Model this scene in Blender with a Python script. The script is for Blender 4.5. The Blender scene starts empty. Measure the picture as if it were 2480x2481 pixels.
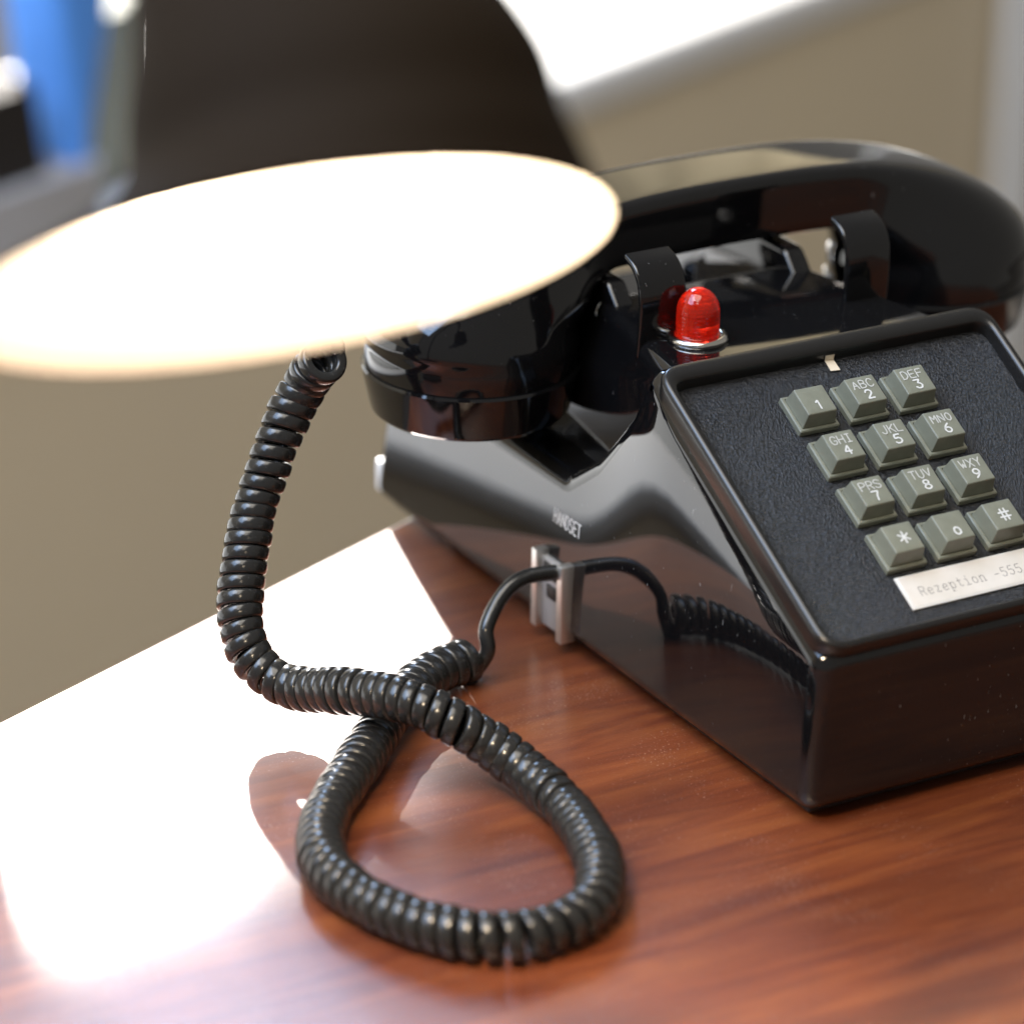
import bpy, bmesh, math, random
from mathutils import Vector, Matrix

random.seed(7)
scene = bpy.context.scene
COL = scene.collection
S = 0.001          # everything below is written in millimetres
Z0 = 96.0          # desk top lies at z = -96 mm in the drawing, 0 in the scene


def P(x, y, z):
    return Vector((x * S, y * S, (z + Z0) * S))


# ------------------------------------------------------------------ camera
cam = bpy.data.cameras.new("Camera")
cam_ob = bpy.data.objects.new("Camera", cam)
COL.objects.link(cam_ob)
right = Vector((0.8679, -0.4965, 0.0160)).normalized()
down = Vector((-0.1855, -0.3537, -0.9168)).normalized()
fwd = Vector((0.4608, 0.7927, -0.3991)).normalized()
rot = Matrix((right, -down, -fwd)).transposed()
cam_ob.matrix_world = Matrix.Translation(P(-654.49, -888.73, 448.56)) @ rot.to_4x4()
cam.sensor_fit = 'HORIZONTAL'
cam.sensor_width = 24.0
cam.lens = 9180.0 / 2480.0 * 24.0
cam.clip_start = 0.02
cam.clip_end = 60
cam.dof.use_dof = True
cam.dof.focus_distance = 1.195
cam.dof.aperture_fstop = 3.8
cam.dof.aperture_blades = 0
scene.camera = cam_ob

# ------------------------------------------------------------------ light
world = bpy.data.worlds.new("World")
scene.world = world
world.use_nodes = True
bg = world.node_tree.nodes["Background"]
bg.inputs[0].default_value = (1.0, 0.95, 0.87, 1)
bg.inputs[1].default_value = 0.22

SUN_AZ = Vector((0.300, 0.954, 0))
SUN_EL = math.radians(25)
sun_dir = Vector((SUN_AZ.x * math.cos(SUN_EL), SUN_AZ.y * math.cos(SUN_EL), math.sin(SUN_EL)))
spot = bpy.data.lights.new("daylight_beam", 'SPOT')
spot.energy = 52000
spot.color = (1.0, 0.93, 0.84)
spot.shadow_soft_size = 0.11
spot.spot_size = math.radians(14)
spot.spot_blend = 0.1
spot_ob = bpy.data.objects.new("daylight_beam", spot)
COL.objects.link(spot_ob)
spot_ob.location = P(-150, 60, -96) + sun_dir * 16.0
spot_ob.rotation_euler = sun_dir.to_track_quat('Z', 'Y').to_euler()

skyl = bpy.data.lights.new("skylight", 'AREA')
skyl.shape = 'RECTANGLE'
skyl.size = 1.5
skyl.size_y = 1.1
skyl.energy = 40
skyl.color = (0.46, 0.66, 1.0)
skyl_ob = bpy.data.objects.new("skylight", skyl)
COL.objects.link(skyl_ob)
skyl_ob.location = (-1.15, 0.38, 1.45)
skyl_ob.rotation_euler = (skyl_ob.location - Vector((-0.05, 0, 0.1))).to_track_quat('Z', 'Y').to_euler()



def area(name, loc, aim, sx, sy, watts, col):
    a_ = bpy.data.lights.new(name, 'AREA')
    a_.shape = 'RECTANGLE'
    a_.size, a_.size_y, a_.energy, a_.color = sx, sy, watts, col
    o_ = bpy.data.objects.new(name, a_)
    COL.objects.link(o_)
    o_.location = loc
    o_.rotation_euler = (Vector(loc) - Vector(aim)).to_track_quat('Z', 'Y').to_euler()
    return o_


# added area lights: blue desk sheen from before the blind, soft fill from overhead
area("desk_sheen_light", (0.200, 1.302, 0.93), (-0.28, 0.02, 0.0), 0.28, 0.60, 12.0, (0.40, 0.62, 1.0))
area("overhead_fill", (-0.9, -0.25, 2.4), (-0.3, 0.1, 0.0), 1.8, 1.8, 58.0, (1.0, 0.93, 0.82))

scene.view_settings.view_transform = 'Standard'
scene.view_settings.look = 'None'
scene.view_settings.exposure = 0.25
scene.view_settings.gamma = 1.0
scene.view_settings.use_curve_mapping = False
scene.cycles.use_denoising = True
scene.cycles.max_bounces = 10
scene.cycles.glossy_bounces = 6
scene.cycles.transmission_bounces = 8
scene.cycles.sample_clamp_indirect = 6.0
scene.cycles.blur_glossy = 0.6


# ------------------------------------------------------------------ materials
def new_mat(name):
    m = bpy.data.materials.new(name)
    m.use_nodes = True
    return m, m.node_tree.nodes, m.node_tree.links, m.node_tree.nodes["Principled BSDF"]


def plain(name, col, rough=0.4, metal=0.0, spec=0.5, coat=0.0, coat_rough=0.05):
    m, n, l, b = new_mat(name)
    b.inputs["Base Color"].default_value = (*col, 1)
    b.inputs["Roughness"].default_value = rough
    b.inputs["Metallic"].default_value = metal
    b.inputs["Specular IOR Level"].default_value = spec
    b.inputs["Coat Weight"].default_value = coat
    b.inputs["Coat Roughness"].default_value = coat_rough
    return m


def tex_coord(n, l, scale, kind="Object", rotz=0.0):
    tc = n.new("ShaderNodeTexCoord")
    mp = n.new("ShaderNodeMapping")
    mp.inputs["Scale"].default_value = scale
    mp.inputs["Rotation"].default_value = (0, 0, rotz)
    l.new(tc.outputs[kind], mp.inputs["Vector"])
    return mp.outputs["Vector"]


def noise(n, l, vec, scale, detail=4, rough=0.5, dist=0.0):
    t = n.new("ShaderNodeTexNoise")
    t.inputs["Scale"].default_value = scale
    t.inputs["Detail"].default_value = detail
    t.inputs["Roughness"].default_value = rough
    t.inputs["Distortion"].default_value = dist
    l.new(vec, t.inputs["Vector"])
    return t.outputs["Fac"]


def ramp(n, l, fac, stops):
    r = n.new("ShaderNodeValToRGB")
    e = r.color_ramp.elements
    while len(e) < len(stops):
        e.new(0.5)
    for el, (p, c) in zip(e, stops):
        el.position = p
        el.color = (*c, 1) if len(c) == 3 else c
    l.new(fac, r.inputs["Fac"])
    return r.outputs["Color"]


def bump(n, l, b, height, strength, dist, normal_in="Normal"):
    bp = n.new("ShaderNodeBump")
    bp.inputs["Strength"].default_value = strength
    bp.inputs["Distance"].default_value = dist
    l.new(height, bp.inputs["Height"])
    l.new(bp.outputs["Normal"], b.inputs[normal_in])
    return bp


def gloss_black(name, rough=0.022, dust=0.61):
    """polished black plastic with dust specks and a faint haze of handling marks"""
    m, n, l, b = new_mat(name)
    v = tex_coord(n, l, (1, 1, 1))
    v2 = tex_coord(n, l, (1, 1, 0.45))
    d = noise(n, l, v2, 900, 2, 0.5)
    big = noise(n, l, v, 25, 3)
    add = n.new("ShaderNodeMath"); add.operation = 'MULTIPLY_ADD'
    l.new(big, add.inputs[0]); add.inputs[1].default_value = 0.25; l.new(d, add.inputs[2])
    c = ramp(n, l, add.outputs[0], [(dust + 0.25, (0.004, 0.004, 0.0045)), (dust + 0.295, (0.11, 0.11, 0.11))])
    l.new(c, b.inputs["Base Color"])
    sm = noise(n, l, v, 60, 5, 0.6)
    r = n.new("ShaderNodeMapRange")
    r.inputs["To Min"].default_value = rough
    r.inputs["To Max"].default_value = rough + 0.05
    r.inputs["From Min"].default_value = 0.45
    r.inputs["From Max"].default_value = 0.75
    l.new(sm, r.inputs["Value"])
    l.new(r.outputs[0], b.inputs["Roughness"])
    b.inputs["IOR"].default_value = 1.58
    wav = noise(n, l, v, 14, 1)
    bump(n, l, b, wav, 0.05, 0.004)
    return m


M = {}
M['shell'] = gloss_black('glossy_black_shell')
M['handset'] = gloss_black('glossy_black_handset', 0.04, 0.63)
M['bezel'] = plain('satin_black_bezel', (0.010, 0.0095, 0.009), 0.27)
M['dark'] = plain('dark_underside', (0.006, 0.006, 0.006), 0.5)


def grain_plate():
    m, n, l, b = new_mat('leather_grain_plate')
    b.inputs["Base Color"].default_value = (0.006, 0.0065, 0.008, 1)
    b.inputs["Roughness"].default_value = 0.2
    v = tex_coord(n, l, (1, 0.45, 1))
    a = noise(n, l, v, 3000, 3, 0.55, 0.6)
    vo = n.new("ShaderNodeTexVoronoi"); vo.inputs["Scale"].default_value = 2000
    l.new(v, vo.inputs["Vector"])
    mx = n.new("ShaderNodeMath"); mx.operation = 'ADD'
    l.new(a, mx.inputs[0]); l.new(vo.outputs["Distance"], mx.inputs[1])
    bump(n, l, b, mx.outputs[0], 1.0, 0.00045)
    return m


M['plate'] = grain_plate()


def key_mat():
    m, n, l, b = new_mat('grey_green_key_plastic')
    v = tex_coord(n, l, (1, 1, 1))
    c = ramp(n, l, noise(n, l, v, 300, 3), [(0.3, (0.165, 0.17, 0.13)), (0.7, (0.19, 0.195, 0.15))])
    l.new(c, b.inputs["Base Color"])
    b.inputs["Roughness"].default_value = 0.38
    bump(n, l, b, noise(n, l, v, 2500, 2), 0.12, 0.0002)
    return m


M['key'] = key_mat()
M['white_print'] = plain('white_print', (0.58, 0.58, 0.56), 0.5)
M['cap_print'] = plain('faded_white_print', (0.47, 0.47, 0.44), 0.5)
M['ink'] = plain('grey_typewriter_ink', (0.13, 0.12, 0.115), 0.7)
M['cream'] = plain('cream_tape', (0.72, 0.62, 0.48), 0.6)
M['chrome'] = plain('nickel_ring', (0.72, 0.70, 0.66), 0.16, 1.0)
M['grey_clip'] = plain('grey_moulded_clip', (0.30, 0.29, 0.28), 0.35)
M['clip_metal'] = plain('dull_metal_rail', (0.62, 0.60, 0.57), 0.33, 0.85)
M['clear'] = plain('clear_card_window', (0.62, 0.60, 0.57), 0.18)


def paper_mat():
    m, n, l, b = new_mat('off_white_paper')
    v = tex_coord(n, l, (1, 1, 1))
    c = ramp(n, l, noise(n, l, v, 120, 4), [(0.3, (0.58, 0.54, 0.48)), (0.7, (0.64, 0.60, 0.55))])
    l.new(c, b.inputs["Base Color"])
    b.inputs["Roughness"].default_value = 0.7
    b.inputs["Coat Weight"].default_value = 0.5
    b.inputs["Coat Roughness"].default_value = 0.15
    return m


M['paper'] = paper_mat()


def lens_mat():
    m, n, l, b = new_mat('red_lens_plastic')
    b.inputs["Base Color"].default_value = (0.95, 0.03, 0.008, 1)
    b.inputs["Roughness"].default_value = 0.08
    b.inputs["Transmission Weight"].default_value = 0.72
    b.inputs["IOR"].default_value = 1.49
    w = n.new("ShaderNodeTexWave"); w.wave_type = 'BANDS'; w.bands_direction = 'Z'
    w.inputs["Scale"].default_value = 240
    w.inputs["Distortion"].default_value = 1.5
    v = tex_coord(n, l, (1, 1, 1))
    l.new(v, w.inputs["Vector"])
    bump(n, l, b, w.outputs["Fac"], 0.07, 0.0004)
    return m


M['lens'] = lens_mat()


def cord_mat():
    m, n, l, b = new_mat('black_vinyl_cord')
    v = tex_coord(n, l, (1, 1, 1))
    c = ramp(n, l, noise(n, l, v, 700, 3), [(0.62, (0.017, 0.0165, 0.0155)), (0.80, (0.05, 0.05, 0.048))])
    l.new(c, b.inputs["Base Color"])
    b.inputs["Roughness"].default_value = 0.19
    bump(n, l, b, noise(n, l, v, 420, 3), 0.10, 0.0006)
    return m


M['cord'] = cord_mat()


def wood_mat():
    m, n, l, b = new_mat('varnished_mahogany')
    rz = math.radians(-2)
    fine = noise(n, l, tex_coord(n, l, (14, 420, 10), rotz=rz), 7.0, 6, 0.66, 0.5)
    broad = noise(n, l, tex_coord(n, l, (1.3, 13, 2), rotz=rz), 6.0, 4, 0.55, 1.6)
    blotch = noise(n, l, tex_coord(n, l, (5, 12, 1), rotz=rz), 1.6, 3, 0.5, 0.5)
    pores = noise(n, l, tex_coord(n, l, (60, 900, 10), rotz=rz), 4.0, 3, 0.6)
    c1 = ramp(n, l, broad, [(0.30, (0.120, 0.025, 0.008)), (0.50, (0.178, 0.044, 0.0125)), (0.72, (0.245, 0.072, 0.019))])
    c2 = ramp(n, l, fine, [(0.36, (0.50, 0.42, 0.40)), (0.60, (1.0, 1.0, 1.0))])
    mul = n.new("ShaderNodeMix"); mul.data_type = 'RGBA'; mul.blend_type = 'MULTIPLY'
    mul.inputs["Factor"].default_value = 0.34
    l.new(c1, mul.inputs[6]); l.new(c2, mul.inputs[7])
    c3 = ramp(n, l, blotch, [(0.33, (0.66, 0.60, 0.58)), (0.67, (1.2, 1.18, 1.1))])
    mul2 = n.new("ShaderNodeMix"); mul2.data_type = 'RGBA'; mul2.blend_type = 'MULTIPLY'
    mul2.inputs["Factor"].default_value = 1.0
    l.new(mul.outputs[2], mul2.inputs[6]); l.new(c3, mul2.inputs[7])
    l.new(mul2.outputs[2], b.inputs["Base Color"])
    b.inputs["Roughness"].default_value = 0.46
    b.inputs["Coat Weight"].default_value = 1.0
    b.inputs["Coat IOR"].default_value = 1.5
    sm = noise(n, l, tex_coord(n, l, (1, 1, 1)), 18, 5, 0.6)
    r = n.new("ShaderNodeMapRange")
    r.inputs["To Min"].default_value = 0.15
    r.inputs["To Max"].default_value = 0.25
    r.inputs["From Min"].default_value = 0.35
    r.inputs["From Max"].default_value = 0.7
    l.new(sm, r.inputs["Value"])
    l.new(r.outputs[0], b.inputs["Coat Roughness"])
    bump(n, l, b, pores, 0.25, 0.0004)
    vs_ = tex_coord(n, l, (1, 1, 1))
    dst = noise(n, l, vs_, 1400, 2, 0.5)
    big = noise(n, l, vs_, 30, 3, 0.6)
    ad = n.new("ShaderNodeMath"); ad.operation = 'MULTIPLY_ADD'
    l.new(big, ad.inputs[0]); ad.inputs[1].default_value = 0.35; l.new(dst, ad.inputs[2])
    dcol = ramp(n, l, ad.outputs[0], [(0.86, (0, 0, 0)), (0.92, (1, 1, 1))])
    mxf = n.new("ShaderNodeMix"); mxf.data_type = 'RGBA'
    rgb = n.new("ShaderNodeSeparateColor"); l.new(dcol, rgb.inputs[0])
    l.new(rgb.outputs[0], mxf.inputs["Factor"])
    l.new(mul2.outputs[2], mxf.inputs[6]); mxf.inputs[7].default_value = (0.42, 0.30, 0.24, 1)
    l.new(mxf.outputs[2], b.inputs["Base Color"])
    bp = n.new("ShaderNodeBump")
    bp.inputs["Strength"].default_value = 0.12
    bp.inputs["Distance"].default_value = 0.0005
    l.new(fine, bp.inputs["Height"])
    l.new(bp.outputs["Normal"], b.inputs["Coat Normal"])
    return m


M['wood'] = wood_mat()


def wall_mat():
    m, n, l, b = new_mat('taupe_wall_paint')
    c = ramp(n, l, noise(n, l, tex_coord(n, l, (1, 1, 0.2)), 2.0, 3), [(0.3, (0.66, 0.56, 0.41)), (0.7, (0.73, 0.62, 0.43))])
    l.new(c, b.inputs["Base Color"])
    b.inputs["Roughness"].default_value = 0.6
    return m


M['wall'] = wall_mat()
m, n, l, b = new_mat('beige_blind_fabric')
b.inputs["Base Color"].default_value = (0.50, 0.44, 0.33, 1)
b.inputs["Roughness"].default_value = 0.9
tr = n.new("ShaderNodeBsdfTranslucent"); tr.inputs[0].default_value = (0.78, 0.69, 0.48, 1)
mx = n.new("ShaderNodeMixShader"); mx.inputs[0].default_value = 0.2
l.new(b.outputs[0], mx.inputs[1]); l.new(tr.outputs[0], mx.inputs[2])
l.new(mx.outputs[0], n["Material Output"].inputs[0])
tp = n.new("ShaderNodeBsdfTransparent")
vz = tex_coord(n, l, (1, 1, 1))
sz = n.new("ShaderNodeSeparateXYZ"); l.new(vz, sz.inputs[0])
mr = n.new("ShaderNodeMapRange")          # hem fades to transparent, added to soften the sun patch edge
mr.inputs["From Min"].default_value = (536 + Z0) * S
mr.inputs["From Max"].default_value = (574 + Z0) * S
mr.inputs["To Min"].default_value = 1.0
mr.inputs["To Max"].default_value = 0.0
l.new(sz.outputs["Z"], mr.inputs["Value"])
pw = n.new("ShaderNodeMath"); pw.operation = 'POWER'; pw.inputs[1].default_value = 2.7
l.new(mr.outputs[0], pw.inputs[0])
mx2 = n.new("ShaderNodeMixShader")
l.new(pw.outputs[0], mx2.inputs[0]); l.new(mx.outputs[0], mx2.inputs[1]); l.new(tp.outputs[0], mx2.inputs[2])
l.new(mx2.outputs[0], n["Material Output"].inputs[0])
M['blind'] = m
M['white_paint'] = plain('white_paint', (0.78, 0.78, 0.77), 0.45)
M['floor'] = plain('grey_floor', (0.20, 0.18, 0.16), 0.6)
M['shade_out'] = plain('dark_bronze_lacquer', (0.014, 0.0085, 0.0042), 0.8, 0.0, 0.10)
M['shade_in'] = plain('white_enamel', (0.86, 0.82, 0.76), 0.5)
M['blue'] = plain('bright_blue_fabric', (0.10, 0.34, 0.95), 0.7)
M['greygreen'] = plain('grey_green_card', (0.20, 0.21, 0.165), 0.7)
M['grey'] = plain('grey_card', (0.42, 0.42, 0.44), 0.7)
M['darkfab'] = plain('near_black_fabric', (0.012, 0.008, 0.006), 0.8)


def emit_mat(name, col, strength):
    m = bpy.data.materials.new(name)
    m.use_nodes = True
    nt = m.node_tree
    nt.nodes.clear()
    o = nt.nodes.new("ShaderNodeOutputMaterial")
    e = nt.nodes.new("ShaderNodeEmission")
    e.inputs[0].default_value = (*col, 1)
    e.inputs[1].default_value = strength
    nt.links.new(e.outputs[0], o.inputs[0])
    return m


M['sky'] = emit_mat('pale_blue_sky', (0.42, 0.66, 1.0), 1.0)
nt = M['sky'].node_tree
vz = tex_coord(nt.nodes, nt.links, (1, 1, 1))
sx_ = nt.nodes.new("ShaderNodeSeparateXYZ")
nt.links.new(vz, sx_.inputs[0])
mr_ = nt.nodes.new("ShaderNodeMapRange")
mr_.inputs["From Min"].default_value = 0.0
mr_.inputs["From Max"].default_value = 19.0
nt.links.new(sx_.outputs["Z"], mr_.inputs["Value"])
cr_ = ramp(nt.nodes, nt.links, mr_.outputs[0], [(0.0, (0.80, 0.80, 0.78)), (0.35, (0.85, 0.88, 0.92)), (1.0, (0.38, 0.62, 1.0))])
nt.links.new(cr_, nt.nodes["Emission"].inputs[0])
nt.nodes["Emission"].inputs[1].default_value = 2.4
M['bulb'] = emit_mat('glowing_bulb', (1.0, 0.80, 0.56), 14.0)


# ------------------------------------------------------------------ mesh helpers
def finish(bm, name, mat, parent=None, smooth=True, angle=35.0):
    me = bpy.data.meshes.new(name)
    bmesh.ops.recalc_face_normals(bm, faces=bm.faces[:])
    bm.to_mesh(me)
    bm.free()
    return link(me, name, mat, parent, smooth, angle)


def link(me, name, mat, parent=None, smooth=True, angle=35.0):
    if smooth:
        me.polygons.foreach_set("use_smooth", [True] * len(me.polygons))
        me.set_sharp_from_angle(angle=math.radians(angle))
    if mat:
        me.materials.append(mat)
    ob = bpy.data.objects.new(name, me)
    COL.objects.link(ob)
    if parent is not None:
        ob.parent = parent
    return ob


def tag(o, label=None, cat=None, group=None, kind=None):
    if label: o["label"] = label
    if cat: o["category"] = cat
    if group: o["group"] = group
    if kind: o["kind"] = kind
    return o


def empty(name, loc):
    o = bpy.data.objects.new(name, None)
    o.empty_display_size = 0.02
    COL.objects.link(o)
    o.location = loc
    return o


def bevel_all(bm, w, seg=3, ang=30):
    ed = [e for e in bm.edges if len(e.link_faces) == 2 and e.calc_face_angle(0) > math.radians(ang)]
    bmesh.ops.bevel(bm, geom=ed, offset=w, segments=seg, profile=0.5, affect='EDGES', clamp_overlap=True)


def box_bm(lo, hi, bev=0.0, seg=3, m=None):
    bm = bmesh.new()
    vs = [bm.verts.new((x, y, z)) for x in (lo[0], hi[0]) for y in (lo[1], hi[1]) for z in (lo[2], hi[2])]
    for f in ((0, 1, 3, 2), (4, 6, 7, 5), (0, 4, 5, 1), (2, 3, 7, 6), (0, 2, 6, 4), (1, 5, 7, 3)):
        bm.faces.new([vs[i] for i in f])
    bmesh.ops.recalc_face_normals(bm, faces=bm.faces[:])
    if bev:
        bevel_all(bm, bev, seg)
    if m is not None:
        bm.transform(m)
    return bm


def fillet(poly, radii, seg=5):
    """round the corners of a 2-D polygon"""
    out = []
    n = len(poly)
    for i in range(n):
        p0, p1, p2 = Vector(poly[i - 1]), Vector(poly[i]), Vector(poly[(i + 1) % n])
        r = radii[i] if isinstance(radii, (list, tuple)) else radii
        a, b = (p0 - p1), (p2 - p1)
        la, lb = a.length, b.length
        a.normalize(); b.normalize()
        ang = a.angle(b)
        if r <= 0 or ang > math.radians(176):
            out.append(p1); continue
        d = min(r / math.tan(ang / 2), la * 0.49, lb * 0.49)
        for k in range(seg + 1):
            t = k / seg
            q0, q2 = p1 + a * d, p1 + b * d
            out.append(q0 * (1 - t) ** 2 + p1 * 2 * t * (1 - t) + q2 * t * t)
    return out


def signed_area(p):
    return sum(p[i - 1].x * p[i].y - p[i].x * p[i - 1].y for i in range(len(p))) / 2


def inset(poly, d):
    if d == 0: return [p.copy() for p in poly]
    s = 1 if signed_area(poly) > 0 else -1
    out = []
    n = len(poly)
    for i in range(n):
        e1 = (poly[i] - poly[i - 1]).normalized()
        e2 = (poly[(i + 1) % n] - poly[i]).normalized()
        n1, n2 = Vector((-e1.y, e1.x)) * s, Vector((-e2.y, e2.x)) * s
        m = n1 + n2
        if m.length < 1e-6: m = n1
        m.normalize()
        out.append(poly[i] + m * (d / max(0.5, m.dot(n1))))
    return out


def slab_x(profile, x0, x1, r, seg=4):
    """extrude a (y,z) profile along x with rounded side edges; millimetres in, metres out"""
    bm = bmesh.new()
    layers = []
    for k in range(seg + 1):
        a = math.pi / 2 * k / seg
        layers.append((x0 + r * (1 - math.sin(a)), r * (1 - math.cos(a))))
    layers = layers[::1]
    lay = [(x0 + r * (1 - math.cos(math.pi / 2 * (k / seg))), r * (1 - math.sin(math.pi / 2 * (k / seg)))) for k in range(seg + 1)]
    lay += [(x1 - (x - x0), i) for x, i in reversed(lay)]
    rings = []
    for x, i in lay:
        rings.append([bm.verts.new(P(x, p.x, p.y)) for p in inset(profile, i)])
    n = len(profile)
    for a, b in zip(rings, rings[1:]):
        for i in range(n):
            bm.faces.new((a[i - 1], a[i], b[i], b[i - 1]))
    bm.faces.new(rings[0]); bm.faces.new(list(reversed(rings[-1])))
    bmesh.ops.recalc_face_normals(bm, faces=bm.faces[:])
    return bm


def lathe(bm, prof, seg, frame):
    """prof = [(r, h)] in mm, frame(r*cos, r*sin, h) -> Vector"""
    rings = []
    for r, h in prof:
        if r < 1e-6:
            rings.append([bm.verts.new(frame(0, 0, h))])
        else:
            rings.append([bm.verts.new(frame(r * math.cos(2 * math.pi * k / seg), r * math.sin(2 * math.pi * k / seg), h)) for k in range(seg)])
    for a, b in zip(rings, rings[1:]):
        for k in range(seg):
            j = (k + 1) % seg
            if len(a) == 1 and len(b) == 1: continue
            if len(a) == 1: bm.faces.new((a[0], b[k], b[j]))
            elif len(b) == 1: bm.faces.new((a[k], b[0], a[j]))
            else: bm.faces.new((a[k], a[j], b[j], b[k]))
    return rings


def catmull(pts, n):
    out = []
    m = len(pts)
    for i in range(m - 1):
        p0 = pts[max(0, i - 1)]; p1 = pts[i]; p2 = pts[i + 1]; p3 = pts[min(m - 1, i + 2)]
        for k in range(n):
            t = k / n
            out.append(0.5 * ((2 * p1) + (p2 - p0) * t + (2 * p0 - 5 * p1 + 4 * p2 - p3) * t * t + (3 * p1 - p0 - 3 * p2 + p3) * t ** 3))
    out.append(pts[-1])
    return out


def resample(pts, step):
    d = [0.0]
    for a, b in zip(pts, pts[1:]):
        d.append(d[-1] + (b - a).length)
    n = max(2, int(round(d[-1] / step)))
    out, j = [], 0
    for k in range(n + 1):
        t = d[-1] * k / n
        while j < len(d) - 2 and d[j + 1] < t: j += 1
        f = (t - d[j]) / max(1e-9, d[j + 1] - d[j])
        out.append(pts[j].lerp(pts[j + 1], min(1, max(0, f))))
    return out, d[-1]


def tube(bm, pts, rad, seg=10, cap=True):
    """round tube through points (already metres)"""
    rings = []
    t0 = (pts[1] - pts[0]).normalized()
    u = t0.orthogonal().normalized()
    for i, p in enumerate(pts):
        t = (pts[min(i + 1, len(pts) - 1)] - pts[max(i - 1, 0)]).normalized()
        u = (u - t * u.dot(t)).normalized()
        v = t.cross(u)
        r = rad(i / (len(pts) - 1)) if callable(rad) else rad
        rings.append([bm.verts.new(p + (u * math.cos(2 * math.pi * k / seg) + v * math.sin(2 * math.pi * k / seg)) * r) for k in range(seg)])
    for a, b in zip(rings, rings[1:]):
        for k in range(seg):
            bm.faces.new((a[k - 1], a[k], b[k], b[k - 1]))
    if cap:
        bm.faces.new(rings[0]); bm.faces.new(rings[-1])


# ------------------------------------------------------------------ setting
E_DIR = Vector((0.92042, 0.39093, 0))      # along the far edge of the desk and the window wall
N_DIR = Vector((-0.39093, 0.92042, 0))     # away from the desk towards the window
D_EDGE = 213.7                              # far edge of the desk
D_WALL = D_EDGE + 700
SILL_Z = -314.0
FLOOR_Z = -826.0
frame_m = Matrix(((E_DIR.x, N_DIR.x, 0, 0), (E_DIR.y, N_DIR.y, 0, 0), (0, 0, 1, 0), (0, 0, 0, 1)))


def room_box(e0, e1, n0, n1, z0, z1, bev=0.0):
    return box_bm((e0 * S, n0 * S, (z0 + Z0) * S), (e1 * S, n1 * S, (z1 + Z0) * S), bev, 3, frame_m)


tag(finish(room_box(-2600, 4200, -2600, 1600, FLOOR_Z - 20, FLOOR_Z), 'floor', M['floor'], smooth=False), kind='structure')
tag(finish(room_box(-2600, 4200, D_WALL, D_WALL + 290, FLOOR_Z, SILL_Z - 34), 'wall', M['wall'], smooth=False), kind='structure')
tag(finish(room_box(-2600, 4200, D_WALL - 6, D_WALL + 300, SILL_Z - 33, SILL_Z, 0.008), 'window_sill', M['white_paint']), kind='structure')
tag(finish(room_box(-2600, 394, D_WALL + 215, D_WALL + 290, 60, 1500), 'sky_blocker_wall', M['wall'], smooth=False), kind='structure')  # unseen wall added to keep reflected sky off the desk
tag(finish(room_box(395, 612, D_WALL + 215, D_WALL + 290, SILL_Z + 1, 1500), 'wall_pier', M['wall'], smooth=False), kind='structure')
bm = bmesh.new()
rows_ = []
for z_ in (505, 545, 585, 640, 800, 1100, 1500):
    row = []
    for k in range(0, 241):
        e_ = 613 + k * 15.0
        wv = 9 * math.sin(e_ / 31.0) + 6 * math.sin(e_ / 83.0 + 1.0)
        q = E_DIR * e_ + N_DIR * (D_WALL + 250 + wv)
        row.append(bm.verts.new(P(q.x, q.y, z_)))
    rows_.append(row)
for a, b in zip(rows_, rows_[1:]):
    for k in range(len(a) - 1):
        bm.faces.new((a[k], a[k + 1], b[k + 1], b[k]))
tag(finish(bm, 'window_blind', M['blind'], angle=80), kind='structure')
tag(finish(room_box(1662, 2300, D_WALL - 24, D_WALL - 7, FLOOR_Z, 1500, 0.004), 'door_frame', M['white_paint']), kind='structure')
bm = bmesh.new()
sv = []
for e_, z_ in ((-18000, -5500), (22000, -5500), (22000, 19000), (-18000, 19000)):
    p = (E_DIR * e_ + N_DIR * 20000) * S
    sv.append(bm.verts.new((p.x, p.y, z_ * S)))
bm.faces.new(sv)
tag(finish(bm, 'sky', M['sky'], smooth=False), kind='structure')

# desk
desk = finish(room_box(-950, 262, -900, D_EDGE, -96 - 32, -96, 0.0025), 'desk', M['wood'])
tag(desk, 'reddish brown varnished wooden desk top under the telephone', 'desk')

# ------------------------------------------------------------------ telephone
TH = math.radians(28.9)
CT, ST = math.cos(TH), math.sin(TH)


def pan(u, v, o=0.0):
    """point on the sloping dial plane (u across, v up the slope, o above the key tops)"""
    return (u, v * CT - o * ST, v * ST + o * CT)


phone = empty('telephone', P(0, 80, -96))
tag(phone, 'glossy black push-button desk telephone with red lamp and white reception card', 'telephone')
PL = phone.location


def part(bm, name, mat, parent=phone, **k):
    for v in bm.verts:
        v.co -= PL
    return finish(bm, name, mat, parent, **k)


# housing: side outline in (y,z)
_, fy, fz = pan(0, -69.5, -8)
_, cy, cz = pan(0, 44.5, -8)
outline = [(-58, -92), (fy, fz), (cy, cz), (cy + 6, cz + 1.0), (58, -3), (76, -24), (92, -36), (212, -36), (222, -92)]
prof = fillet(outline, [7, 8, 4, 6, 20, 20, 4, 8, 7], 6)
HW = 67.3
bm = slab_x(prof, -HW, HW, 6.0, 7)
for k in range(1, 32):
    z = -92 + k * 3.7
    g = bm.verts[:] + bm.edges[:] + bm.faces[:]
    bmesh.ops.bisect_plane(bm, geom=g, plane_co=P(0, 0, z), plane_no=(0, 0, 1), dist=1e-7)
for k in range(1, 36):
    g = bm.verts[:] + bm.edges[:] + bm.faces[:]
    bmesh.ops.bisect_plane(bm, geom=g, plane_co=P(0, -58 + k * 7.8, 0), plane_no=(0, 1, 0), dist=1e-7)


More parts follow.
